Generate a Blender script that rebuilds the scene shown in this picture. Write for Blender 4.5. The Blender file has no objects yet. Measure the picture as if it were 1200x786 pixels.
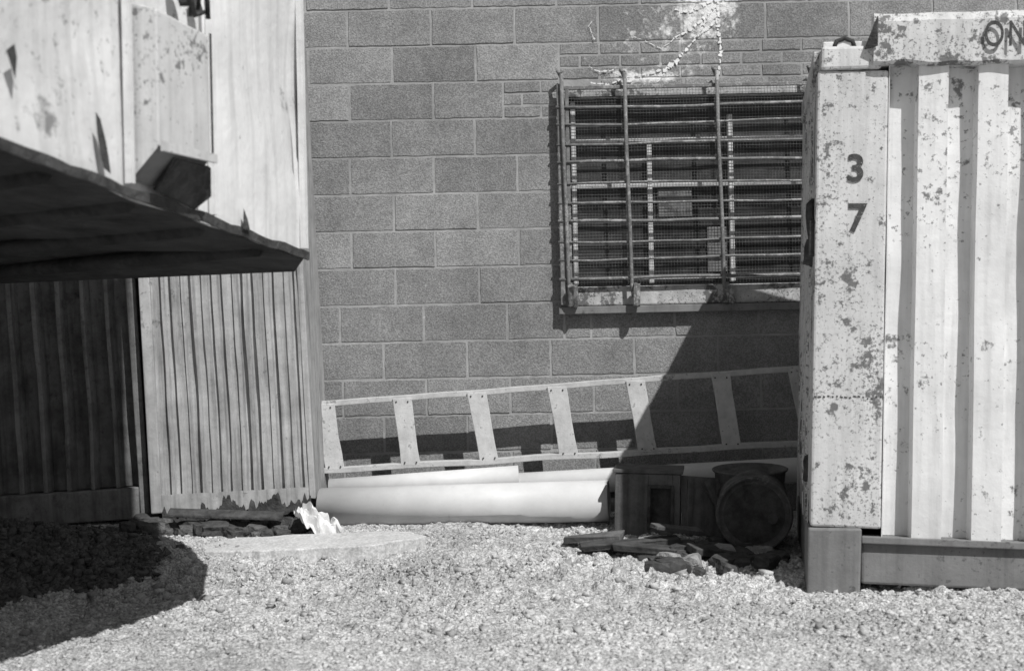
import bpy, bmesh, math, random
import numpy as np
from mathutils import Vector, Matrix, noise
random.seed(7); rng=np.random.default_rng(7)
S=bpy.context.scene
COL=S.collection

# ---------------------------------------------------------------- materials
def mat(name, base, var=0.18, scale=6.0, rust=0.0, rustcol=0.06, rustscale=9.0, streak=0.0, bump=0.3,
        bscale=60.0, rough=0.8, grime=0.0, attr=None, metallic=0.0, speck=0.0, bdist=0.004, stain=False, soft=0.05, fine=1.0):
    m=bpy.data.materials.new(name); m.use_nodes=True
    nt=m.node_tree; N=nt.nodes; L=nt.links
    b=N['Principled BSDF']; b.inputs['Roughness'].default_value=rough; b.inputs['Metallic'].default_value=metallic
    b.inputs['Specular IOR Level'].default_value=0.25
    tc=N.new('ShaderNodeTexCoord'); co=tc.outputs['Object']
    def nz(sc,det=3,vec=None,r=0.6):
        n=N.new('ShaderNodeTexNoise'); n.inputs['Scale'].default_value=sc; n.inputs['Detail'].default_value=det
        n.inputs['Roughness'].default_value=r; L.new(vec or co,n.inputs['Vector']); return n.outputs['Fac']
    def ramp(f,a,bb,ca=0.0,cb=1.0):
        r=N.new('ShaderNodeMapRange'); r.inputs[1].default_value=a; r.inputs[2].default_value=bb
        r.inputs[3].default_value=ca; r.inputs[4].default_value=cb; L.new(f,r.inputs[0]); return r.outputs[0]
    def math_(op,a,bv):
        n=N.new('ShaderNodeMath'); n.operation=op; n.use_clamp=False
        for i,v in enumerate((a,bv)):
            if isinstance(v,(int,float)): n.inputs[i].default_value=v
            else: L.new(v,n.inputs[i])
        return n.outputs[0]
    def mix(f,a,bv):
        n=N.new('ShaderNodeMix'); n.data_type='FLOAT'
        L.new(f,n.inputs[0])
        for i,v in ((2,a),(3,bv)):
            if isinstance(v,(int,float)): n.inputs[i].default_value=v
            else: L.new(v,n.inputs[i])
        return n.outputs[0]
    v=ramp(nz(scale*2,5,r=.7),0.3,0.7,base*(1-var*1.2),base*(1+var*1.2))
    if attr:
        a=N.new('ShaderNodeAttribute'); a.attribute_name=attr
        v=math_('MULTIPLY',v,a.outputs['Fac'])
    if speck>0:
        v=math_('MULTIPLY',v,ramp(nz(bscale*1.3,1,r=0.8),0.35,0.65,1-speck,1+speck))
    if grime>0:
        v=math_('MULTIPLY',v,ramp(nz(1.3,4),0.35,0.65,1-grime,1+grime*0.5))
    if streak>0:
        mp=N.new('ShaderNodeMapping'); mp.inputs['Scale'].default_value=(16,16,0.9); L.new(co,mp.inputs['Vector'])
        s=ramp(nz(1.6,4,mp.outputs[0]),0.46,0.78)
        v=math_('MULTIPLY',v,ramp(s,0,1,1,1-streak))
    if rust>0:
        big=ramp(nz(rustscale*0.16,2),0.42,0.68)
        th=0.74-0.14*rust
        f=math_('ADD',nz(rustscale,5,r=0.7),math_('MULTIPLY',big,0.13))
        v=mix(math_('MULTIPLY',ramp(f,th,th+soft),0.88),v,rustcol)
        f2=math_('ADD',nz(rustscale*4.5,3,r=0.7),math_('MULTIPLY',big,0.12))
        v=mix(math_('MULTIPLY',ramp(f2,th,th+soft*1.4),0.8*fine),v,rustcol*1.1)
    if stain:
        sx=N.new('ShaderNodeSeparateXYZ'); L.new(co,sx.inputs[0])
        def gau(out,c,w):
            d=math_('DIVIDE',math_('SUBTRACT',out,c),w); d=math_('MULTIPLY',d,d)
            return math_('POWER',2.718,math_('MULTIPLY',d,-1.0))
        X,Z=sx.outputs[0],sx.outputs[2]
        e=math_('MULTIPLY',gau(X,1.08,0.15),gau(Z,2.80,0.20))
        e=math_('ADD',e,math_('MULTIPLY',math_('MULTIPLY',gau(X,.72,0.24),gau(Z,2.36,0.04)),.9))
        e=math_('ADD',e,math_('MULTIPLY',math_('MULTIPLY',gau(X,.9,0.38),gau(Z,2.58,0.20)),.45))
        f=ramp(math_('ADD',nz(16,5,r=.7),math_('MULTIPLY',e,.36)),0.66,0.84)
        v=mix(f,v,0.70)
        v=mix(math_('MULTIPLY',ramp(nz(5,5,r=.7),0.62,0.68),.25),v,base*.55)
    c=N.new('ShaderNodeCombineColor')
    for i in range(3): L.new(v,c.inputs[i])
    L.new(c.outputs[0],b.inputs['Base Color'])
    bp=N.new('ShaderNodeBump'); bp.inputs['Strength'].default_value=bump; bp.inputs['Distance'].default_value=bdist
    L.new(nz(bscale,3,r=0.7),bp.inputs['Height']); L.new(bp.outputs[0],b.inputs['Normal'])
    return m

M=dict(
 block=mat('concrete_block',0.235,0.15,3.5,grime=0.18,attr='tone',bump=0.9,bscale=110,speck=0.28,rough=0.95,bdist=0.005,stain=True),
 mortar=mat('mortar',0.32,0.2,5,grime=0.25,bump=0.6,bscale=90,rough=0.95,stain=True),
 white=mat('chalky_white_paint',0.68,0.09,1.4,rust=0.50,rustcol=0.17,rustscale=6,streak=0.26,grime=0.13,bump=0.35,bscale=8,bdist=0.016,rough=0.6,soft=.09),
 cream=mat('faded_container_paint',0.68,0.08,3,rust=0.50,rustcol=0.12,rustscale=9,streak=0.26,grime=.08,bump=0.3,bscale=18,bdist=0.007,rough=0.55),
 post=mat('chipped_container_paint',0.57,0.10,3,rust=0.98,rustcol=0.10,rustscale=18,streak=0.28,grime=.10,bump=0.4,bscale=40,rough=0.6),
 boxp=mat('dull_bracket_paint',0.54,0.10,3,rust=0.75,rustcol=0.14,rustscale=12,streak=0.3,bump=0.4,bscale=30,rough=0.6),
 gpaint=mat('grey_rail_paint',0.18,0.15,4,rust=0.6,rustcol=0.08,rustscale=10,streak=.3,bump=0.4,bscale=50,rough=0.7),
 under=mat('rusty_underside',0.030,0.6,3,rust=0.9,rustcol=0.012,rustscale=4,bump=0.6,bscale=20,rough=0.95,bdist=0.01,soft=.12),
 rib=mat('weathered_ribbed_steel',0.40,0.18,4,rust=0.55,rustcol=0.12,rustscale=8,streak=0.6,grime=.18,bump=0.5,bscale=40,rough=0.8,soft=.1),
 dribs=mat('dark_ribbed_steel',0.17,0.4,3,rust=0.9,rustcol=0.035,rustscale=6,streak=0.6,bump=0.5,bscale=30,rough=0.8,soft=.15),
 rust=mat('dark_rust',0.055,0.5,9,bump=1.0,bscale=45,rough=0.95,bdist=0.008),
 iron=mat('grille_iron',0.15,0.35,12,rust=0.9,rustcol=0.32,rustscale=22,bump=0.5,bscale=90,rough=0.6),
 wire=mat('wire_mesh_steel',0.13,0.4,14,bump=0.1,rough=0.6),
 frame=mat('window_frame_paint',0.58,0.2,8,rust=0.6,rustcol=0.12,rustscale=14,bump=0.5,rough=0.75),
 sill=mat('peeling_sill',0.40,0.3,9,rust=1.0,rustcol=0.09,rustscale=16,bump=0.6,rough=0.85),
 glass=mat('dusty_glass',0.045,0.5,3,bump=0.1,bscale=8,rough=0.35,grime=0.3),
 inside=mat('dark_interior',0.03,0.3,3),
 splash=mat('white_splash',0.70,0.2,12,bump=0.6,bscale=80,rough=0.9),
 alu=mat('ladder_paint',0.46,0.15,7,rust=0.6,rustcol=0.20,rustscale=14,streak=.15,bump=0.4,bscale=60,rough=0.7),
 pvc=mat('white_pipe',0.60,0.06,4,grime=0.14,bump=0.12,bscale=30,rough=0.5,rust=.45,rustcol=.32,rustscale=9,soft=.2),
 wood=mat('old_grey_wood',0.11,0.3,7,streak=.5,bump=0.8,bscale=50,rough=0.9),
 darkwood=mat('charred_wood',0.055,0.5,8,bump=0.8,bscale=50,rough=0.95),
 drum=mat('rusty_drum',0.08,0.4,8,rust=0.7,rustcol=0.20,rustscale=8,bump=0.6,bscale=50,rough=0.8,soft=.15),
 conc=mat('broken_concrete',0.26,0.3,9,bump=1.0,bscale=50,rough=0.95,bdist=0.008),
 slab=mat('cement_slab',0.50,0.14,8,grime=0.15,bump=0.8,bscale=60,rough=0.95,speck=0.18),
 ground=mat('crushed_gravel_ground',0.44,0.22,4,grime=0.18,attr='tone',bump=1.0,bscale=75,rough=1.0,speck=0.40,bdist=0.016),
 gravel=mat('gravel_stones',0.47,0.14,3,grime=0.18,attr='tone',bump=0.5,bscale=150,rough=1.0,speck=.15),
 dirt=mat('dark_soil_and_shade',0.10,0.35,7,bump=1.0,bscale=60,rough=1.0,bdist=0.012),
 ink=mat('black_stencil',0.06,0.3,20,rust=0.85,rustcol=0.42,rustscale=22,bump=0.1,rough=0.8),
 plastic=mat('white_sheet',0.66,0.12,9,bump=0.3,rough=0.6,streak=.2),
)

# ---------------------------------------------------------------- helpers
def link(o,parent=None):
    COL.objects.link(o)
    if parent: o.parent=parent
    return o
def empty(name,loc=(0,0,0),mx=None):
    o=bpy.data.objects.new(name,None); o.empty_display_size=0.1; COL.objects.link(o)
    if mx is not None: o.matrix_world=mx
    else: o.location=loc
    return o
def mesh(name,v,f,m,parent=None,bevel=0,smooth=False,solid=0):
    me=bpy.data.meshes.new(name); me.from_pydata([tuple(p) for p in v],[],f); me.update()
    me.materials.append(m); o=bpy.data.objects.new(name,me); link(o,parent)
    if smooth:
        for p in me.polygons: p.use_smooth=True
    if solid:
        s=o.modifiers.new('s','SOLIDIFY'); s.thickness=solid; s.offset=-1
    if bevel:
        b=o.modifiers.new('b','BEVEL'); b.width=bevel; b.segments=2; b.limit_method='ANGLE'
    return o
BF=[(0,3,2,1),(4,5,6,7),(0,1,5,4),(1,2,6,5),(2,3,7,6),(3,0,4,7)]
def box(name,x0,x1,y0,y1,z0,z1,m,parent=None,bevel=0.003,jit=0.0):
    v=[(x0,y0,z0),(x1,y0,z0),(x1,y1,z0),(x0,y1,z0),(x0,y0,z1),(x1,y0,z1),(x1,y1,z1),(x0,y1,z1)]
    if jit: v=[tuple(c+random.uniform(-jit,jit) for c in p) for p in v]
    return mesh(name,v,BF,m,parent,bevel)
def boxes(name,lst,m,parent=None,bevel=0.0):
    V=[];F=[]
    for (x0,x1,y0,y1,z0,z1) in lst:
        k=len(V)
        V+=[(x0,y0,z0),(x1,y0,z0),(x1,y1,z0),(x0,y1,z0),(x0,y0,z1),(x1,y0,z1),(x1,y1,z1),(x0,y1,z1)]
        F+=[tuple(k+i for i in f) for f in BF]
    return mesh(name,V,F,m,parent,bevel)
def obox(name,c,size,rot,m,parent=None,bevel=0.004,jit=0.0):
    o=box(name,-size[0]/2,size[0]/2,-size[1]/2,size[1]/2,-size[2]/2,size[2]/2,m,parent,bevel,jit)
    o.location=c; o.rotation_euler=[math.radians(a) for a in rot]; return o
def tube(name,pts,r,m,parent=None,seg=10,rad=None):
    V=[];F=[];pts=[Vector(p) for p in pts]; n=len(pts)
    for i,p in enumerate(pts):
        d=(pts[min(i+1,n-1)]-pts[max(i-1,0)]).normalized()
        a=d.cross(Vector((0,0,1)));  a=a if a.length>0.1 else d.cross(Vector((1,0,0)))
        a.normalize(); b=d.cross(a)
        rr=rad[i] if rad else r
        for k in range(seg):
            t=2*math.pi*k/seg; V.append(p+a*math.cos(t)*rr+b*math.sin(t)*rr)
    for i in range(n-1):
        for k in range(seg):
            F.append((i*seg+k,i*seg+(k+1)%seg,(i+1)*seg+(k+1)%seg,(i+1)*seg+k))
    F.append(tuple(range(seg))[::-1]); F.append(tuple((n-1)*seg+k for k in range(seg)))
    o=mesh(name,V,F,m,parent)
    for p in o.data.polygons: p.use_smooth=len(p.vertices)==4
    return o
def corr(name,u0,u1,z0,z1,pitch,depth,m,parent,flat=0.45,slope=0.1,axis='x',nz=14,dent=0.004,thick=0.004,jit=0.0,start=None,buckle=0.0):
    prof=[(u0,0.0)]; u=u0 if start is None else start; rs=random.Random(3)
    while u<u1:
        j=rs.uniform(-jit,jit)*pitch; dj=depth*(1+rs.uniform(-jit,jit)*3)
        for du,d in ((0,0),(flat,0),(flat+slope,dj),(1-slope,dj)):
            uu=u+du*pitch+(j if du else 0)
            if u0+1e-4<uu<=u1: prof.append((uu,d))
        u+=pitch
    prof.append((u1,prof[-1][1]))
    V=[];F=[]; n=len(prof)
    for j in range(nz+1):
        z=z0+(z1-z0)*j/nz
        for (uu,d) in prof:
            dd=d+dent*noise.noise(Vector((uu*3,z*3,1.7)))*2+buckle*noise.noise(Vector((uu*14,z*6,5.7)))
            wob=0.4*dent*noise.noise(Vector((uu*5,z*2.5,7.7)))+buckle*.6*noise.noise(Vector((uu*12,z*5,2.7)))
            V.append((uu+wob,dd,z) if axis=='x' else (dd,uu+wob,z))
    for j in range(nz):
        for i in range(n-1): F.append((j*n+i,j*n+i+1,(j+1)*n+i+1,(j+1)*n+i))
    return mesh(name,V,F,m,parent,solid=thick)
def chunk(name,c,s,m,parent=None,seed=0,sub=2):
    bm=bmesh.new(); bmesh.ops.create_cube(bm,size=1.0)
    bmesh.ops.subdivide_edges(bm,edges=bm.edges[:],cuts=sub,use_grid_fill=True)
    rs=random.Random(seed); rot=Matrix.Rotation(rs.uniform(0,6.3),3,'Z')@Matrix.Rotation(rs.uniform(-.4,.4),3,'X')
    for v in bm.verts:
        p=Vector(v.co); p*=1+0.3*noise.noise(p*2.3+Vector((seed,0,0)))
        if p.length>0.72: p*=0.72/p.length*1.02
        p=Vector((p.x*s[0],p.y*s[1],p.z*s[2])); v.co=rot@p
    me=bpy.data.meshes.new(name); bm.to_mesh(me); bm.free(); me.materials.append(m)
    o=bpy.data.objects.new(name,me); link(o,parent); o.location=c; return o
def sm(t):
    t=max(0,min(1,t)); return t*t*(3-2*t)

# ---------------------------------------------------------------- ground
def soil_shade_mask(x,y):  # dirt heap, widened as dark colour to deepen the raised container's ground shadow
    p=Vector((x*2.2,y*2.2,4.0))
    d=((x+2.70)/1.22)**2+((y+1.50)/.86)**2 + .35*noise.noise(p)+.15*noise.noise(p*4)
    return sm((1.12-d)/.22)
def H(x,y):
    z=0.11*sm((y+1.65)/1.15)*(1-0.75*sm((x-0.75)/0.5))
    z+=0.22*math.exp(-((x+2.25)/.70)**2-((y+1.45)/.42)**2)
    z+=0.03*math.exp(-((x-.1)/.8)**2-((y+1.7)/.3)**2)
    z+=0.035*math.exp(-((x-1.9)/1.0)**2-((y+2.85)/.28)**2)
    if abs(x)<6 and -7<y<2:
        p=Vector((x,y,0))
        k=.55+1.0*math.exp(-((y+1.75)/.55)**2)
        z+=0.020*noise.noise(p*2.2)+k*(0.016*noise.noise(p*6.0)+0.014*noise.noise(p*13))
        a=noise.noise(p*24+Vector((3,1,0))); z+=k*0.026*max(0,a)**1.1
        z+=k*0.012*noise.noise(p*40)+.005*noise.noise(p*75)
    return z
def axis(a,b,st,far):
    c=list(np.arange(a,b+1e-6,st)); w=st
    lo=[];x=a
    while x>-far: w*=1.35; x-=w; lo.append(x)
    w=st; hi=[]; x=b
    while x<far: w*=1.35; x+=w; hi.append(x)
    return lo[::-1]+c+hi
xs=axis(-2.9,2.3,0.0095,160); ys=axis(-3.8,-0.4,0.0110,160)
V=[(x,y,H(x,y)) for y in ys for x in xs]; nx=len(xs)
F=[(j*nx+i,j*nx+i+1,(j+1)*nx+i+1,(j+1)*nx+i) for j in range(len(ys)-1) for i in range(nx-1)]
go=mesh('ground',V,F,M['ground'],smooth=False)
T=[(1-.74*soil_shade_mask(x,y) if (-4.5<x<-1 and -3<y<0) else 1.0)*(1+.35*noise.noise(Vector((x*30,y*30,1))) if abs(x)<4 and abs(y)<5 else 1) for y in ys for x in xs]  # darker on the heap, with shade painted across the rest of the shadow area
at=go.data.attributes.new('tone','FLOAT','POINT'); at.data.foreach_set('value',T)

def stones(name,cnt,xr,yr,smin,smax,m,power=3.0,tone=(0.6,1.35),flt=None,seed=1,clump=True):
    # broken, angular chips: a box of 8 corners pushed about at random, triangulated
    bv=np.array([(-1,-1,-1),(1,-1,-1),(1,1,-1),(-1,1,-1),(-1,-1,1),(1,-1,1),(1,1,1),(-1,1,1)],float)*.75
    bf=np.array([(0,2,1),(0,3,2),(4,5,6),(4,6,7),(0,1,5),(0,5,4),(1,2,6),(1,6,5),(2,3,7),(2,7,6),(3,0,4),(3,4,7)])
    r=np.random.default_rng(seed); VV=[];TT=[];k=0;FF=[]
    for _ in range(cnt):
        x=r.uniform(*xr); y=r.uniform(*yr)
        if flt and not flt(x,y): continue
        if clump and noise.noise(Vector((x*1.7,y*1.7,3.3)))+.6*noise.noise(Vector((x*6,y*6,9.3)))+r.uniform(-.4,.4)<-0.1: continue
        s=smin+(smax-smin)*r.random()**power
        v=(bv+r.uniform(-.45,.45,bv.shape))*np.array([s*r.uniform(.6,1.5),s*r.uniform(.6,1.2),s*r.uniform(.4,.9)])
        a=r.uniform(0,6.28); c,q=math.cos(a),math.sin(a); b2=r.uniform(-.8,.8); c2,q2=math.cos(b2),math.sin(b2)
        v=v@np.array([[1,0,0],[0,c2,-q2],[0,q2,c2]])@np.array([[c,-q,0],[q,c,0],[0,0,1]])
        v+=np.array([x,y,H(x,y)+s*0.0]); VV.append(v); FF.append(bf+k); k+=len(bv)
        TT.append(np.full(len(bv),r.uniform(*tone)))
    VV=np.concatenate(VV);FF=np.concatenate(FF);TT=np.concatenate(TT)
    me=bpy.data.meshes.new(name); me.vertices.add(len(VV)); me.vertices.foreach_set('co',VV.ravel())
    me.loops.add(FF.size); me.loops.foreach_set('vertex_index',FF.ravel().astype(np.int32))
    me.polygons.add(len(FF)); me.polygons.foreach_set('loop_start',np.arange(0,FF.size,3,dtype=np.int32))
    me.polygons.foreach_set('loop_total',np.full(len(FF),3,dtype=np.int32))
    me.update(calc_edges=True); at=me.attributes.new('tone','FLOAT','POINT'); at.data.foreach_set('value',TT)
    me.materials.append(m); o=bpy.data.objects.new(name,me); COL.objects.link(o); return o
clean=lambda x,y:soil_shade_mask(x,y)<.5
g=empty('gravel')
a=stones('fine_stones',42000,(-2.7,2.3),(-3.9,-0.45),0.003,0.010,M['gravel'],1.5,seed=3,tone=(.65,1.25),flt=clean); a.parent=g
a=stones('coarse_stones',2600,(-2.5,2.1),(-3.0,-0.9),0.007,0.018,M['gravel'],2.2,seed=5,tone=(.55,1.15),flt=clean); a.parent=g
a=stones('rubble_lumps',300,(-1.7,1.4),(-2.3,-1.0),0.012,0.028,M['gravel'],2.0,seed=9,tone=(.5,1.1),flt=clean); a.parent=g
soil_shade=stones('dark_soil_and_shade',14000,(-3.4,-1.3),(-2.5,-0.6),0.005,0.022,M['dirt'],2.6,seed=11,flt=lambda x,y:soil_shade_mask(x,y)>.35,clump=False)  # dark crumbs run past the heap to fill in the shadow area

# ---------------------------------------------------------------- block wall
wall=empty('concrete_block_wall')
WX0,WX1,WZ0,WZ1=0.28,1.70,1.135,2.30
PZ=0.1965; Z0=2.549-PZ*14; BW=0.445
cells=[]
for r in range(0,24):
    z0=Z0+r*PZ; z1=z0+PZ
    if z1<-0.25: continue
    base=-0.391 if (r-10)%2==0 else -0.391+BW/2
    if r<=6: base-=0.07
    base+=random.uniform(-0.008,0.008)
    n0=int((-7-base)/BW)-1
    for k in range(n0,n0+34):
        x0=base+k*BW; x1=x0+BW
        cells.append((x0,x1,z0,z1))
rz=Z0+13*PZ
out=[]
for c in cells:
    x0,x1,z0,z1=c
    if abs(z0-rz)<0.01 and x1>0.32 and x0<2.2:
        continue
    if abs(z0-(rz-PZ))<0.01 and x1>-0.02 and x0<0.28: 
        if x0<-0.02: out.append((x0,-0.02,z0,z1))
        continue
    out.append(c)
xb=min([c[0] for c in cells if abs(c[2]-rz)<0.01 and c[1]>0.32]); xe=max([c[1] for c in cells if abs(c[2]-rz)<0.01 and c[0]<2.2])
for rr in range(3):
    h=PZ/3; x=xb
    while x<xe-0.02:
        w=0.215 if (rr%2==0 or x>xb) else 0.11
        out.append((x,min(x+w,xe),rz+rr*h,rz+(rr+1)*h)); x+=w
for rr in range(3):
    h=PZ/3; x=-0.02
    while x<0.27:
        w=0.2 if (rr%2==0 or x>0) else 0.1
        out.append((x,min(x+w,0.28),rz-PZ+rr*h,rz-PZ+(rr+1)*h)); x+=w
fin=[]
for (x0,x1,z0,z1) in out:
    if x1<=WX0 or x0>=WX1 or z1<=WZ0 or z0>=WZ1: fin.append((x0,x1,z0,z1)); continue
    if x0<WX0-0.03: fin.append((x0,WX0,z0,z1))
    if x1>WX1+0.03: fin.append((WX1,x1,z0,z1))
    a0=max(x0,WX0);a1=min(x1,WX1)
    if a1-a0>0.03:
        if z0<WZ0-0.02: fin.append((a0,a1,z0,WZ0))
        if z1>WZ1+0.02: fin.append((a0,a1,WZ1,z1))
V=[];F=[];T=[]
for (x0,x1,z0,z1) in fin:
    j=0.0045; x0+=j;x1-=j;z0+=j;z1-=j
    if x1-x0<0.02 or z1-z0<0.012: continue
    d=-0.0035+random.uniform(-.0018,.0018); e=0.003; k=len(V)
    nxs=max(2,int((x1-x0)/.035)); nzs=max(1,int((z1-z0)/.035)); ring=[]
    for i in range(nxs): ring.append((x0+(x1-x0)*i/nxs,z0))
    for i in range(nzs): ring.append((x1,z0+(z1-z0)*i/nzs))
    for i in range(nxs): ring.append((x1-(x1-x0)*i/nxs,z1))
    for i in range(nzs): ring.append((x0,z1-(z1-z0)*i/nzs))
    n=len(ring); cx,cz=(x0+x1)/2,(z0+z1)/2
    ring=[(a+random.uniform(-.0022,.0022)-math.copysign(max(0,random.gauss(0,.0012)),a-cx),b+random.uniform(-.0022,.0022)) for a,b in ring]
    for a,b in ring: V.append((a,0.004,b))
    for a,b in ring: V.append((a-math.copysign(e,a-cx)*(abs(a-cx)>(x1-x0)*.49),d,b-math.copysign(e,b-cz)*(abs(b-cz)>(z1-z0)*.45)))
    F.append(tuple(k+n+i for i in range(n)))
    for i in range(n): F.append((k+i,k+(i+1)%n,k+n+(i+1)%n,k+n+i))
    t=random.gauss(1,0.085); T+=[t]*(2*n)
o=mesh('blocks',V,F,M['block'],wall); at=o.data.attributes.new('tone','FLOAT','POINT'); at.data.foreach_set('value',T)
boxes('mortar_bed',[(-7,WX0,0,0.2,-0.4,4.6),(WX1,7,0,0.2,-0.4,4.6),(WX0,WX1,0,0.2,-0.4,WZ0),(WX0,WX1,0,0.2,WZ1,4.6)],M['mortar'],wall)
SI=[0]
def splash(pts,w0,w1,seed,parent):
    rs=random.Random(seed); P=[]; SI[0]+=1; yy=-0.0072-0.0006*SI[0]
    for i in range(len(pts)-1):
        a=Vector(pts[i]);b=Vector(pts[i+1]); n=max(2,int((b-a).length/0.007))
        for k in range(n): P.append(a.lerp(b,k/n)+Vector((noise.noise(Vector((seed,i+k*.15,0)))*.012+rs.uniform(-.0015,.0015),noise.noise(Vector((seed,i+k*.15,5)))*.012)))
    P.append(Vector(pts[-1])); V=[];F=[]; n=len(P)
    for i,p in enumerate(P):
        w=(w0+(w1-w0)*i/(n-1))*(.3+1.1*abs(noise.noise(Vector((i*.31,seed,2)))*1.8))/2
        d=(P[min(i+1,n-1)]-P[max(i-1,0)]); d=d.normalized() if d.length>0 else Vector((1,0)); q=Vector((-d.y,d.x))*w
        V+=[(p.x+q.x,yy,p.y+q.y),(p.x-q.x,yy,p.y-q.y)]
    F=[(2*i,2*i+1,2*i+3,2*i+2) for i in range(n-1) if not (abs(noise.noise(Vector((i*.2,seed,9))))<.025)]
    return mesh('white_splash',V,F,M['splash'],parent)
sp=[([(1.135,2.95),(1.13,2.62),(1.14,2.5),(1.128,2.36)],.036,.012),
    ([(1.14,2.78),(1.05,2.73),(.98,2.70),(.90,2.71)],.06,.007),([(1.13,2.73),(1.05,2.66),(.97,2.60),(.90,2.565),(.83,2.50)],.028,.007),
    ([(1.10,2.72),(1.03,2.58),(.96,2.50),(.86,2.40),(.80,2.33)],.018,.009),([(.83,2.50),(.74,2.55),(.66,2.58)],.008,.005),
    ([(.92,2.45),(.84,2.39),(.74,2.375),(.64,2.36),(.54,2.32),(.44,2.335)],.022,.009),([(.70,2.38),(.66,2.34),(.60,2.31)],.022,.010),
    ([(.64,2.36),(.57,2.40),(.50,2.39),(.43,2.42)],.010,.005),([(.48,2.56),(.44,2.63),(.46,2.66)],.008,.005),
    ([(1.13,2.68),(1.09,2.62),(1.0,2.56)],.020,.005),([(1.16,2.9),(1.10,2.80),(1.02,2.76)],.05,.01)]
for i,(p,a,b) in enumerate(sp): splash(p,a,b,i+1,wall)
tube('conduit',[(-1.075,-0.03,1.25),(-1.08,-0.03,1.7),(-1.09,-0.03,2.25)],0.012,M['iron'],wall)

# ---------------------------------------------------------------- window
win=empty('barred_window')
boxes('jambs',[(WX0,WX0+.04,-.004,.15,WZ0,WZ1),(WX1-.04,WX1,-.004,.15,WZ0,WZ1),(WX0+.04,WX1-.04,-.004,.15,WZ1-.04,WZ1)],M['sill'],win,0.003)
boxes('room_box',[(WX0,WX1,.6,.62,WZ0,WZ1)],M['inside'],win)
box('glass',WX0+.04,WX1-.04,.09,.095,WZ0+.05,WZ1-.04,M['glass'],win,0)
fr=[]
for x,zt in ((WX0+.07,WZ1-.06),(.755,2.02),(1.19,2.16),(WX1-.08,WZ1-.05)): fr.append((x-.013,x+.013,.045,.085,WZ0+.13,zt))
for z in (WZ0+.16,1.79,2.03): fr.append((WX0+.05,WX1-.05,.052,.084,z-.010,z+.010))
boxes('sash_bars',fr,M['frame'],win,0.002)
boxes('opaque_panels',[(1.06,1.17,.07,.088,1.32,1.56),(.80,.98,.07,.088,1.62,1.77)],M['gpaint'],win,0.002)
boxes('sill',[(WX0-.01,WX1+.03,-.030,.13,WZ0+.012,WZ0+.115)],M['sill'],win,0.008)
boxes('lower_angle_iron',[(WX0-.03,WX1+.05,-.06,-.012,WZ0-.03,WZ0+.010)],M['gpaint'],win,0.004)
boxes('grille_frame',[(.262,.29,-.075,-.045,WZ0+.02,WZ1+.02),(.305,.325,-.070,-.045,WZ0+.06,WZ1-.0),(.29,1.72,-.068,-.050,WZ1-.012,WZ1+.008)],M['iron'],win,0.003)
random.seed(3)
zz=WZ1-.10; i=0
while zz>WZ0+.10:
    dz=random.uniform(-.008,.008); pts=[(.255,-.072,zz+dz)]
    for k in range(1,9): pts.append((.255+k*.185,-.072+random.uniform(-.004,.004),zz+dz+random.uniform(-.003,.003)-.006*math.sin(k*.5+i)))
    tube('horizontal_bar_%d'%i,pts,.0065 if i%3 else .009,M['iron'],win,8); i+=1
    zz-=.101
for i,x in enumerate((.300,.632,1.118,1.62)):
    tube('vertical_bar_%d'%i,[(x-.012,-.09,WZ1+.07),(x-.010,-.086,2.0),(x,-.088,1.6),(x+.004,-.086,WZ0+.12),(x+.012,-.088,WZ0+.05)],.0105,M['iron'],win,8)
    chunk('padlock_%d'%i,(x+.028,-.10,WZ0+.065),(.05,.035,.12),M['iron'],win,seed=i+2)
    tube('top_eye_%d'%i,[(x-.012,-.09,WZ1+.07),(x-.03,-.07,WZ1+.085),(x-.012,-.03,WZ1+.06)],.009,M['iron'],win,8)
W=[]; st=.0165
x=WX0+.01
while x<WX1: W.append((x,x+.0014,-.0385,-.037,WZ0+.12,WZ1-.005)); x+=st
z=WZ0+.12
while z<WZ1-.01: W.append((WX0,WX1,-.041,-.0393,z,z+.0014)); z+=st
boxes('wire_screen',W,M['wire'],win)

# ---------------------------------------------------------------- right shipping container
yaw=math.radians(-9.5); lean=math.radians(2.1)
mx=Matrix.Translation((1.115,-2.13,0.0))@Matrix.Rotation(yaw,4,'Z')@Matrix.Rotation(lean,4,'Y')
rc=empty('shipping_container',mx=mx)
CW,CD,CH=2.4,1.55,2.02
box('corner_foot',-.01,.19,-.015,.2,-.03,.245,M['gpaint'],rc,0.008,0.003)
box('corner_post',0,.265,0,.12,.247,1.985,M['post'],rc,0.01,0.001)
box('corner_casting',.01,.235,-.012,.16,1.988,2.075,M['post'],rc,0.012,0.004)
box('bottom_rail',.193,CW,.02,.12,.035,.215,M['gpaint'],rc,0.01,0.003)
box('bottom_flange',.193,CW,-.005,.018,.19,.218,M['gpaint'],rc,0.004)
V=[];F=[];n=70
for i in range(n+1):
    x=.205+(CW-.205)*i/n; d=.008*noise.noise(Vector((x*5,0,0)))
    for (yy,z) in ((.1,2.0),(-.018,2.0),(-.032,2.012),(-.034,2.165),(-.02,2.195),(.1,2.20)):
        V.append((x,yy+d,z+(.016*noise.noise(Vector((x*8,z*3,4))) if z<2.05 else d)))
for i in range(n):
    for k in range(5): F.append((i*6+k,(i+1)*6+k,(i+1)*6+k+1,i*6+k+1))
F.append((0,1,2,3,4,5)); mesh('top_rail',V,F,M['post'],rc)
mesh('rail_tear',[(.17,-.03,2.06),(.215,-.046,2.07),(.215,-.046,2.18),(.19,-.01,2.1)],[(0,1,2,3)],M['rust'],rc,solid=.006)
corr('front_panel',.266,CW,.216,2.03,.216,.066,M['cream'],rc,flat=.50,slope=.04,nz=30,dent=.006,start=.160,buckle=.0012)
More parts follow.
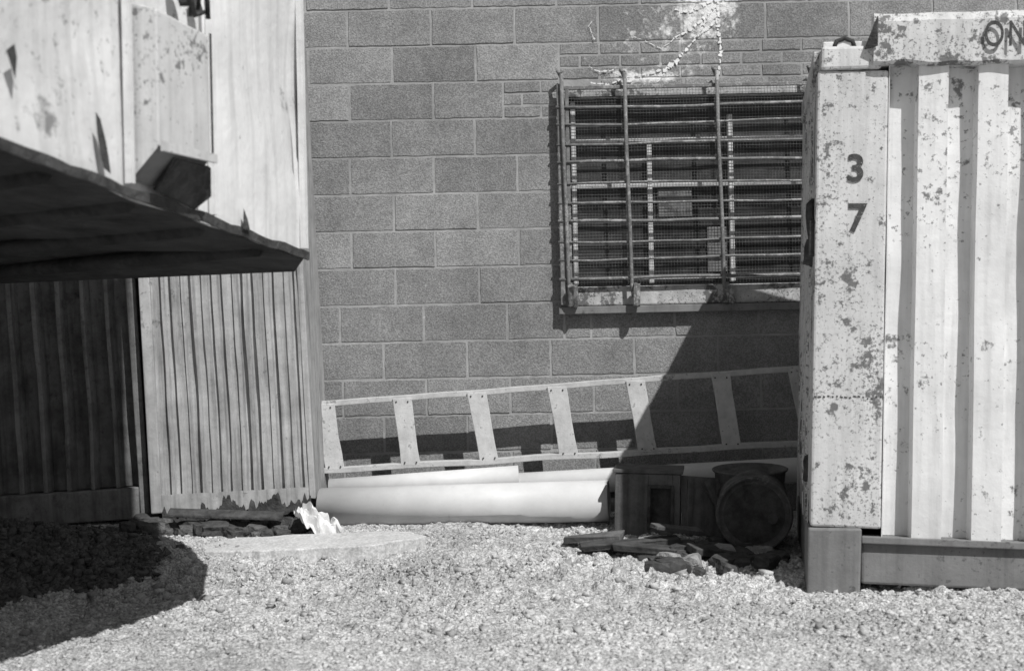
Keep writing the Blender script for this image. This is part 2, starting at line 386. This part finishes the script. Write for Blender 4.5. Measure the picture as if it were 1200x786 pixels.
corr('side_panel',.125,CD-.1,.20,2.0,.20,.045,M['post'],rc,flat=.4,slope=.12,axis='y',nz=20,dent=.008,thick=-.004)
box('side_bottom_rail',.0,.08,.2,CD-.1,.02,.2,M['gpaint'],rc,0.006)
box('side_top_rail',-.01,.08,.16,CD-.1,1.99,2.09,M['post'],rc,0.006)
box('rear_corner_post',0,.12,CD-.1,CD,.0,2.08,M['post'],rc,0.008)
box('roof',.02,CW,.02,CD,2.075,2.10,M['cream'],rc,0.004)
box('rear_wall',.12,CW,CD-.03,CD,.1,2.07,M['cream'],rc,0.003)
box('floor',.08,CW,.12,CD-.03,.1,.2,M['under'],rc,0.003)
box('end_wall',CW-.05,CW-.005,.1,CD-.04,.2,2.06,M['cream'],rc,0.003)
for i in range(16): obox('weld_bead',(.012+i*.0162,-.001,.745+random.uniform(-.005,.005)),(random.uniform(.005,.013),.004,.005),(0,random.uniform(-20,20),0),M['rust'],rc,.001)
tube('roof_lug',[(.06,.02,2.07),(.07,.02,2.10),(.10,.02,2.112),(.13,.02,2.10),(.14,.02,2.07)],.009,M['rust'],rc)
obox('door_hinge_plate',(.005,.05,1.35),(.05,.05,.14),(0,0,0),M['rust'],rc,.006)
for i,(z,s) in enumerate(((1.42,.16),(1.30,.1),(.45,.1))): chunk('rust_scab_%d'%i,(-.002,.10+.06*i,z),(.03,.06,s),M['rust'],rc,seed=i+20)
def text(ch,x,z,size,parent,bold=.0,yy=-.004,sx=1.0):
    cu=bpy.data.curves.new('stencil_'+ch,'FONT'); cu.body=ch; cu.size=size; cu.extrude=.0008; cu.offset=bold
    o=bpy.data.objects.new('stencil_'+ch,cu); link(o,parent); o.location=(x,yy,z); o.rotation_euler=(math.pi/2,0,0); o.scale=(sx,1,1)
    cu.materials.append(M['ink']); return o
text('3',.112,1.565,.145,rc,.003); text('7',.120,1.375,.15,rc,.003,sx=.95)
text('O',.60,2.06,.135,rc,.001,yy=-.046,sx=.68); text('N',.685,2.06,.135,rc,.001,yy=-.046,sx=.68)

# ---------------------------------------------------------------- left raised container
lc=empty('raised_cargo_container')
n_=Vector((1.4,-.47)).normalized()
def FP(t,z,off=0.0): return Vector((-.67-.47*t+n_.x*off, -2.97-1.4*t+n_.y*off, z))
def zb(t): return 1.26+.197*t-.02*min(t,1.2)
TOP=3.95; tn=1.7
V=[];F=[];NT,NZ=60,40
for j in range(NZ+1):
    for i in range(NT+1):
        t=tn*i/NT; z=zb(t)+(TOP-zb(t))*(j/NZ)**1.5
        if j==0: z+=.012*noise.noise(Vector((t*7,0,0)))
        p=FP(t,z,.024*noise.noise(Vector((t*2.5,z*2.5,5)))+.007*noise.noise(Vector((t*9,z*6,5)))); V.append(p)
for j in range(NZ):
    for i in range(NT): F.append((j*(NT+1)+i+1,j*(NT+1)+i,(j+1)*(NT+1)+i,(j+1)*(NT+1)+i+1))
mesh('side_wall',V,F,M['white'],lc,smooth=True)
P=FP(0,1.26);N2=FP(tn,zb(tn));Q=Vector((-.79,-2.37,1.25));R2=Vector((-3.6,-1.45,1.24));N3=Vector((-3.6,-4.8,1.58))
up=lambda p:Vector((p.x,p.y,TOP))
mesh('end_wall',[P,Q,up(Q),up(P)],[(0,1,2,3)],M['white'],lc)
mesh('far_wall',[Q,R2,up(R2),up(Q)],[(0,1,2,3)],M['white'],lc)
mesh('left_wall',[R2,N3,up(R2),up(N3)],[(0,1,3,2)],M['white'],lc)
mesh('near_wall',[N3,N2,up(N3),up(N2)],[(0,1,3,2)],M['white'],lc)
mesh('roof',[up(P),up(Q),up(R2),up(N3),up(N2)],[(0,1,2,3,4)],M['white'],lc)
C0=(P+Q+R2+N2+N3)/5
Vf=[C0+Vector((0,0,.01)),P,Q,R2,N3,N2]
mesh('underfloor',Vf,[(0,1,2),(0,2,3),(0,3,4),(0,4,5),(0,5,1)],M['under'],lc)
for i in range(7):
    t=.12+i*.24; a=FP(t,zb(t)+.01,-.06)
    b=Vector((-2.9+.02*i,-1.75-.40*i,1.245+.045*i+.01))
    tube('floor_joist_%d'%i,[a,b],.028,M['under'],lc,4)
V=[];F=[]
for i in range(NT+1):
    t=tn*i/NT; w=.008*noise.noise(Vector((t*8,3,0)))+.005*noise.noise(Vector((t*30,3,0)))
    V+=[FP(t,zb(t)-.004+w,.022),FP(t,zb(t)+.022+w*1.6,.024)]
F=[(2*i+2,2*i,2*i+1,2*i+3) for i in range(NT)]
mesh('bottom_lip',V,F,M['rust'],lc,solid=.008)
for t in (.02,.40,.68,1.12):
    mesh('seam',[FP(t,zb(t)+.03,.026),FP(t-.012,zb(t)+.03,.026),FP(t-.012,TOP,.026),FP(t,TOP,.026)],[(0,1,2,3)],M['white'],lc,solid=.02)
def tear(pts):
    V=[FP(t,z,.030) for t,z in pts]; mesh('rust_tear',V,[tuple(range(len(V)))],M['rust'],lc)
tear([(.765,zb(.76)+.04),(.745,zb(.75)+.03),(.75,1.46),(.757,1.50),(.772,1.555),(.785,1.57),(.782,1.52),(.775,1.47)])
tear([(1.01,1.66),(1.0,1.63),(.99,1.60),(.985,1.65),(.99,1.68)])
tear([(.062,1.58),(.055,1.56),(.058,1.68),(.063,1.80)])
tear([(.30,1.33),(.27,1.325),(.28,1.36),(.295,1.39)])
def pbox(t0,t1,o0,z0,z1,zc):
    V=[FP(t1,zc,.004),FP(t0,zc-.01,.004),FP(t1,z0,o0),FP(t0,z0-.003,o0),FP(t1,z1,o0),FP(t0,z1-.02,o0),FP(t1,z1+.03,.004),FP(t0,z1+.01,.004)]
    mesh('bracket_box',V,[(2,3,5,4),(4,5,7,6),(0,2,4,6),(1,7,5,3),],M['boxp'],lc,bevel=.005)
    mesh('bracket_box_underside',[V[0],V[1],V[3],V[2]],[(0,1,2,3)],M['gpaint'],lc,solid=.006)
pbox(.489,.662,.092,1.505,1.855,1.42)
a=[FP(.485,1.487,.100),FP(.666,1.49,.100),FP(.666,1.515,.100),FP(.485,1.51,.100)]
mesh('box_band',a,[(0,1,2,3)],M['boxp'],lc,solid=.01)
V=[FP(.489,1.49,.098),FP(.493,1.49,.098),FP(.493,1.84,.098),FP(.489,1.84,.098)]
mesh('box_edge_rust',V,[(0,1,2,3)],M['rust'],lc,solid=.004)
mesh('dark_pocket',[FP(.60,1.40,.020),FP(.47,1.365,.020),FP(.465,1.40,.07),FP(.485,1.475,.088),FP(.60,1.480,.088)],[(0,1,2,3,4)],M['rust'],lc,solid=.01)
tube('latch_rod',[FP(.44,1.90,.05),FP(.45,2.3,.05)],.007,M['rust'],lc)
tube('latch_rod_b',[FP(.55,1.87,.09),FP(.55,1.97,.10),FP(.52,1.98,.10),FP(.51,1.90,.08)],.006,M['rust'],lc)
tube('latch_arm',[FP(.57,1.97,.07),FP(.54,1.91,.09),FP(.50,1.89,.06),FP(.44,1.92,.04)],.006,M['rust'],lc)
chunk('latch_body',FP(.53,1.955,.05),(.03,.04,.09),M['rust'],lc,seed=4)
chunk('latch_block',FP(.46,1.93,.03),(.025,.03,.05),M['rust'],lc,seed=6)
for i,(x,y) in enumerate(((-3.1,-2.1),(-3.1,-4.2))):
    box('support_leg_%d'%i,x-.08,x+.08,y-.08,y+.08,-.05,1.30 if i==0 else 1.54,M['under'],lc,.01)
box('support_beam',-3.22,-2.98,-4.3,-1.9,1.12,1.22,M['under'],lc,.01)

# ---------------------------------------------------------------- lower ribbed containers on the left
tilt=math.radians(-2.0)
m2=Matrix.Translation((-.968,-.66,.17))@Matrix.Rotation(tilt,4,'Y')
ra=empty('ribbed_container',mx=m2)
corr('ribbed_front',-.745,-.03,.105,2.5,.050,.022,M['rib'],ra,flat=.34,slope=.10,nz=60,dent=.010,thick=.003,jit=.18,buckle=.005)
box('right_corner_post',-.03,.0,-.008,.05,.06,2.5,M['rib'],ra,.004,.002)
box('left_corner_post',-.80,-.745,-.012,.05,.03,2.5,M['rib'],ra,.006,.002)
box('side_wall',-.03,-.004,.051,.58,.06,2.5,M['rib'],ra,.003)
box('back_wall',-.78,-.03,.55,.58,.06,2.5,M['rib'],ra,.003)
box('roof',-.79,0,-.01,.58,2.503,2.53,M['rib'],ra,.004)
box('floor',-.78,-.04,.02,.54,.05,.10,M['under'],ra,.004)
random.seed(12)
def ragged(name,x0,x1,lo0,hi0,la,ha,y,m,par,sd):
    V=[];n=110
    for i in range(n+1):
        x=x0+(x1-x0)*i/n
        f=lambda s,a:a*(noise.noise(Vector((x*13,sd,s)))+.6*noise.noise(Vector((x*47,sd,s)))+.3*noise.noise(Vector((x*110,sd,s))))
        yy=y+.006*noise.noise(Vector((x*25,1,sd)))
        lo=lo0+f(1,la); hi=max(lo+.001,hi0+f(2,ha))
        V+=[(x,yy,lo),(x,yy-.001,hi)]
    mesh(name,V,[(2*i,2*i+2,2*i+3,2*i+1) for i in range(n)],m,par,solid=.003)
ragged('bottom_rail',-.745,-.03,.025,.118,.03,.004,-.010,M['rib'],ra,2.0)
ragged('rusted_out_edge',-.56,-.02,-.01,.055,.02,.11,-.019,M['rust'],ra,3.0)
ragged('rusted_out_edge_b',-.745,-.50,-.01,.022,.02,.06,-.019,M['rust'],ra,6.0)
m3=Matrix.Translation((-1.79,-.58,.14))@Matrix.Rotation(math.radians(-2.6),4,'Y')
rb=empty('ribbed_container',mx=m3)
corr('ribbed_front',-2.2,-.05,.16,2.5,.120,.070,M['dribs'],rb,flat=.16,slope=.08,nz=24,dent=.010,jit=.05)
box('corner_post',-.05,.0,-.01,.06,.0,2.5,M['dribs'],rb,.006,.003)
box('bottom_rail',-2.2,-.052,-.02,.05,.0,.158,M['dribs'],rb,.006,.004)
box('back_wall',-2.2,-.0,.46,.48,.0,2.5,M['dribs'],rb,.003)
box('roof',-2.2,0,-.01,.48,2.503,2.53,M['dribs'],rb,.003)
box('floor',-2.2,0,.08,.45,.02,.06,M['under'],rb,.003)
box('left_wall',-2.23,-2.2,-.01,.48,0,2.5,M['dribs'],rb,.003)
rub=empty('concrete_rubble')
random.seed(21)
for i in range(80):
    x=random.uniform(-1.85,-.98); y=random.uniform(-.92,-.55); s=random.uniform(.025,.085)
    chunk('chunk_%d'%i,(x,y,H(x,y)+s*.3),(s*1.6,s,s*.7),M['rust'] if i%3 else M['dirt'],rub,seed=i+40)
for i,(x0) in enumerate((-1.65,-1.2)):
    box('timber_bearer_%d'%i,x0-.08,x0+.08,-.6,-.1,-.02,.19,M['darkwood'],rub,.008,.006)
pr=empty('steel_plank')
obox('plate',(-1.38,-.80,.175),(.55,.07,.018),(14,3,4),M['rust'],pr,.004,.008)

V=[];rs=random.Random(5);cx,cy=-1.02,-1.12;n=90
for i in range(n):
    a=2*math.pi*i/n; r=1+.30*noise.noise(Vector((math.cos(a)*2,math.sin(a)*2,1)))+.08*noise.noise(Vector((math.cos(a)*9,math.sin(a)*9,1)))+rs.uniform(-.02,.02)
    x=cx+.60*r*math.cos(a); y=cy+.20*r*math.sin(a)
    V.append((x,y))
top=[(x,y,.088+.03*(y-cy)+.02*(x-cx)) for x,y in V]; bot=[(x,y,-.02) for x,y in V]
mesh('cement_slab',top+bot,[tuple(range(n))]+[(i,n+i,n+(i+1)%n,(i+1)%n) for i in range(n)],M['slab'],bevel=.006)
bm=bmesh.new(); bmesh.ops.create_grid(bm,x_segments=26,y_segments=16,size=.5)
for v in bm.verts:
    p=v.co.copy(); q=Vector((p.x*3,p.y*3,2))
    v.co=Vector((p.x*.21+.03*noise.noise(q),p.y*.13+.03*noise.noise(q+Vector((4,0,0))),.05*abs(noise.noise(q))*1.6+.04*noise.noise(q*2.7)-.07*p.x+.06*max(0,-p.x-.1)))
me=bpy.data.meshes.new('crumpled_plastic_sheet'); bm.to_mesh(me); bm.free(); me.materials.append(M['plastic'])
o=bpy.data.objects.new('crumpled_plastic_sheet',me); COL.objects.link(o); o.location=(-.93,-.86,.12); o.rotation_euler=(.3,.1,-.25)

# ---------------------------------------------------------------- pipes
def pipe(name,a,b,r,m,th=.008):
    a=Vector(a);b=Vector(b);d=(b-a);L=d.length;seg=40;V=[];F=[]
    for (z,rr) in ((0,r-th),(0,r),(L,r),(L,r-th)):
        for k in range(seg):
            t=2*math.pi*k/seg; V.append((rr*math.cos(t),rr*math.sin(t),z))
    for j in range(4):
        for k in range(seg):
            F.append((j*seg+k,j*seg+(k+1)%seg,((j+1)%4)*seg+(k+1)%seg,((j+1)%4)*seg+k))
    o=mesh(name,V,F,m,smooth=False)
    for i,p in enumerate(o.data.polygons): p.use_smooth=(i//seg) in(1,3)
    o.location=a; o.rotation_euler=d.to_track_quat('Z','Y').to_euler(); return o
pipe('plastic_pipe',(-.95,-.60,.175),(.445,-.80,.205),.098,M['pvc'])
pipe('plastic_pipe',(-.94,-.36,.235),(.02,-.37,.285),.058,M['pvc'])
pipe('plastic_pipe',(-.55,-.235,.21),(1.75,-.34,.30),.062,M['pvc'])
pipe('plastic_pipe',(-.94,-.42,.12),(1.2,-.43,.12),.055,M['drum'])
pipe('plastic_pipe',(-.94,-.16,.16),(1.3,-.15,.17),.055,M['drum'])

# ---------------------------------------------------------------- ladder lying on its side
lad=empty('ladder')
def LP(x,f,y):
    zt=.665+(x+1.02)*.054; zb_=.325+(x+1.02)*.036
    return Vector((x,y,zb_+(zt-zb_)*f))
def rail(name,f,x0,x1,y0,y1,h):
    V=[];F=[];n=30
    for i in range(n+1):
        x=x0+(x1-x0)*i/n; c=LP(x,f,0).z+.008*noise.noise(Vector((x*3,f*9,0)))
        cy_=.008*noise.noise(Vector((x*2,f*5,4)))
        for (yy,dz) in ((y0,-h),(y0,h),(y1,h),(y1,-h)): V.append((x,yy+cy_,c+dz))
    for i in range(n):
        for k in range(4): F.append((i*4+k,i*4+(k+1)%4,(i+1)*4+(k+1)%4,(i+1)*4+k))
    F+=[(3,2,1,0),(n*4,n*4+1,n*4+2,n*4+3)]
    return mesh(name,V,F,M['alu'],lad,bevel=.003)
rail('upper_rail',1,-1.0,1.75,-.225,-.165,.0145)
rail('lower_rail',0,-1.0,1.75,-.265,-.195,.0145)
random.seed(9)
for i,px in enumerate((-.945,-.549,-.156,.254,.665,1.09,1.50)):
    w=.05; yt,yb=-.205,-.232
    b0=LP(px+.022+random.uniform(-.008,.008),0,yb); t0=LP(px-.026+random.uniform(-.010,.010),1,yt)
    V=[];F=[]
    for f in (0,.25,.5,.75,1):
        c=b0.lerp(t0,f); ww=w*(1-.06*math.sin(f*3.1))+random.uniform(-.002,.002)
        for (dx,dy) in ((-ww,-.034),(ww,-.034),(ww,-.020),(ww-.012,-.020),(-ww+.012,-.020),(-ww,-.020)):
            V.append((c.x+dx,c.y+dy,c.z))
    for j in range(4):
        for k in range(6): F.append((j*6+k,j*6+(k+1)%6,(j+1)*6+(k+1)%6,(j+1)*6+k))
    F+=[tuple(range(6))[::-1],tuple(24+k for k in range(6))]
    mesh('rung_%d'%(i+1),V,F,M['alu'],lad,bevel=.003)
    for fz,cc in ((.03,b0),(-.03,t0)):
        for dx in (-.03,.03): obox('bolt',(cc.x+dx,cc.y-.038,cc.z+fz*.6),(.007,.007,.007),(0,0,45),M['rust'],lad,.002)

# ---------------------------------------------------------------- junk by the container
cr=empty('wooden_crate',mx=Matrix.Translation((.455,-.98,.055))@Matrix.Rotation(math.radians(-8),4,'Z')@Matrix.Rotation(math.radians(2),4,'Y'))
boxes('front_boards',[(0,.155,-.012,0,0,.30),(.265,.30,-.012,0,0,.30),(.155,.265,-.012,0,0,.05),(.155,.265,-.012,0,.245,.30)],M['wood'],cr,.003)
boxes('opening_frame',[(.15,.165,-.022,-.0125,.045,.25),(.257,.272,-.022,-.0125,.045,.25),(.165,.257,-.022,-.0125,.236,.25)],M['darkwood'],cr,.002)
boxes('inner_board',[(.16,.26,.03,.04,0.01,.29)],M['darkwood'],cr,.002)
boxes('sides',[(0,.014,.001,.27,0,.298),(.286,.30,.001,.27,0,.298)],M['wood'],cr,.002)
boxes('top_slats',[(-.012,.312,-.018,.07,.302,.318),(-.012,.312,.08,.16,.302,.318),(-.012,.312,.17,.27,.302,.318)],M['wood'],cr,.003)
boxes('back',[(0.015,.285,.255,.27,0,.298)],M['darkwood'],cr,.002)
pn=empty('broken_panel')
obox('board',(.86,-1.00,.19),(.20,.02,.27),(-14,6,14),M['wood'],pn,.004,.008)
obox('batten',(.80,-1.03,.19),(.03,.02,.27),(-14,9,14),M['wood'],pn,.004,.003)
obox('brace',(.93,-1.04,.20),(.03,.022,.25),(-14,-22,14),M['drum'],pn,.004,.003)
dr=empty('steel_drum',mx=Matrix.Translation((1.055,-1.28,.185))@Matrix.Rotation(math.radians(-8),4,'Z')@Matrix.Rotation(math.radians(-88),4,'X'))
seg=48;prof=[(.135,.018),(.150,.018),(.156,.0),(.166,.0),(.170,.008),(.164,.018),(.162,.12),(.168,.13),(.162,.14),(.162,.27),(.168,.28),(.162,.29),(.162,.44),(.168,.45),(.16,.455),(.0,.45)]
V=[];F=[]
for (r_,z_) in prof:
    for k in range(seg):
        t=2*math.pi*k/seg; d=1+.016*noise.noise(Vector((math.cos(t)*2,math.sin(t)*2,z_*6)))
        V.append((r_*d*math.cos(t),r_*d*math.sin(t),z_))
for j in range(len(prof)-1):
    for k in range(seg): F.append((j*seg+k,j*seg+(k+1)%seg,(j+1)*seg+(k+1)%seg,(j+1)*seg+k))
mesh('shell',V,F,M['drum'],dr,smooth=True)
mesh('lid',[(.136*math.cos(2*math.pi*k/seg),.136*math.sin(2*math.pi*k/seg),.019) for k in range(seg)],[tuple(range(seg))],M['rust'],dr)
tube('bung',[(.08,.02,.018),(.08,.02,.004)],.022,M['drum'],dr,14)
tc=empty('metal_tub',mx=Matrix.Translation((1.10,-.90,.18))@Matrix.Rotation(.1,4,'X'))
V=[];F=[];prof=[(.15,0),(.165,.16),(.175,.168),(.178,.175),(.172,.178),(.16,.165),(.0,.15)]
for (r_,z_) in prof:
    for k in range(seg):
        t=2*math.pi*k/seg; V.append((r_*math.cos(t),r_*.8*math.sin(t),z_))
for j in range(len(prof)-1):
    for k in range(seg): F.append((j*seg+k,j*seg+(k+1)%seg,(j+1)*seg+(k+1)%seg,(j+1)*seg+k))
mesh('shell',V,F,M['wood'],tc,smooth=True)
for i,(c,s,r) in enumerate((((.50,-1.28,.07),(.44,.09,.028),(2,-3,6)),((.62,-1.40,.055),(.40,.07,.03),(0,4,-14)),((.88,-1.45,.05),(.30,.10,.03),(6,8,22)),((.35,-1.18,.085),(.26,.08,.03),(3,-5,-20)),((.72,-1.22,.12),(.28,.05,.02),(12,10,35)))):
    obox('wood_plank',c,s,r,M['darkwood'] if i<3 else M['wood'],None,.004,.007)
random.seed(33)
br=empty('broken_bricks')
for i in range(46):
    x=random.uniform(.55,1.16); y=random.uniform(-1.80,-1.2); s=random.uniform(.03,.08)
    if x>1.05 and y<-1.6: continue
    chunk('brick_%d'%i,(x,y,H(x,y)+s*.25),(s*1.5,s,s*.8),M['conc'] if i%5==0 else M['darkwood'],br,seed=i+80)

# ---------------------------------------------------------------- light
w=bpy.data.worlds.new("World"); S.world=w; w.use_nodes=True; nt=w.node_tree; N=nt.nodes
sky=N.new('ShaderNodeTexSky'); sky.sky_type='NISHITA'; sky.sun_disc=False
sd=Vector((.61,-1.0,1.40)).normalized()
el=math.asin(sd.z); sky.sun_elevation=el; sky.sun_rotation=math.atan2(sd.x,sd.y)
hs=N.new('ShaderNodeHueSaturation'); hs.inputs['Saturation'].default_value=0.0
nt.links.new(sky.outputs[0],hs.inputs['Color']); nt.links.new(hs.outputs[0],N['Background'].inputs[0]); N['Background'].inputs[1].default_value=0.05
sl=bpy.data.lights.new('sun','SUN'); sl.energy=4.8; sl.angle=math.radians(.5); sl.color=(1,.995,.985)
so=bpy.data.objects.new('sun',sl); COL.objects.link(so); so.rotation_euler=(-sd).to_track_quat('-Z','Y').to_euler(); so.location=(3,-5,7)
S.view_settings.view_transform='Standard'; S.view_settings.look='None'; S.view_settings.exposure=0

# ---------------------------------------------------------------- camera
cd=bpy.data.cameras.new('camera'); cd.lens=50; cd.sensor_width=36; cd.clip_end=500; cd.clip_start=.05
cd.dof.use_dof=True; cd.dof.focus_distance=6.6; cd.dof.aperture_fstop=3.2
co=bpy.data.objects.new('camera',cd); COL.objects.link(co)
co.matrix_world=Matrix.Translation((0,-7.57,1.0))@Matrix.Rotation(math.radians(90),4,'X')@Matrix.Rotation(math.radians(-1.2),4,'Z')
S.camera=co
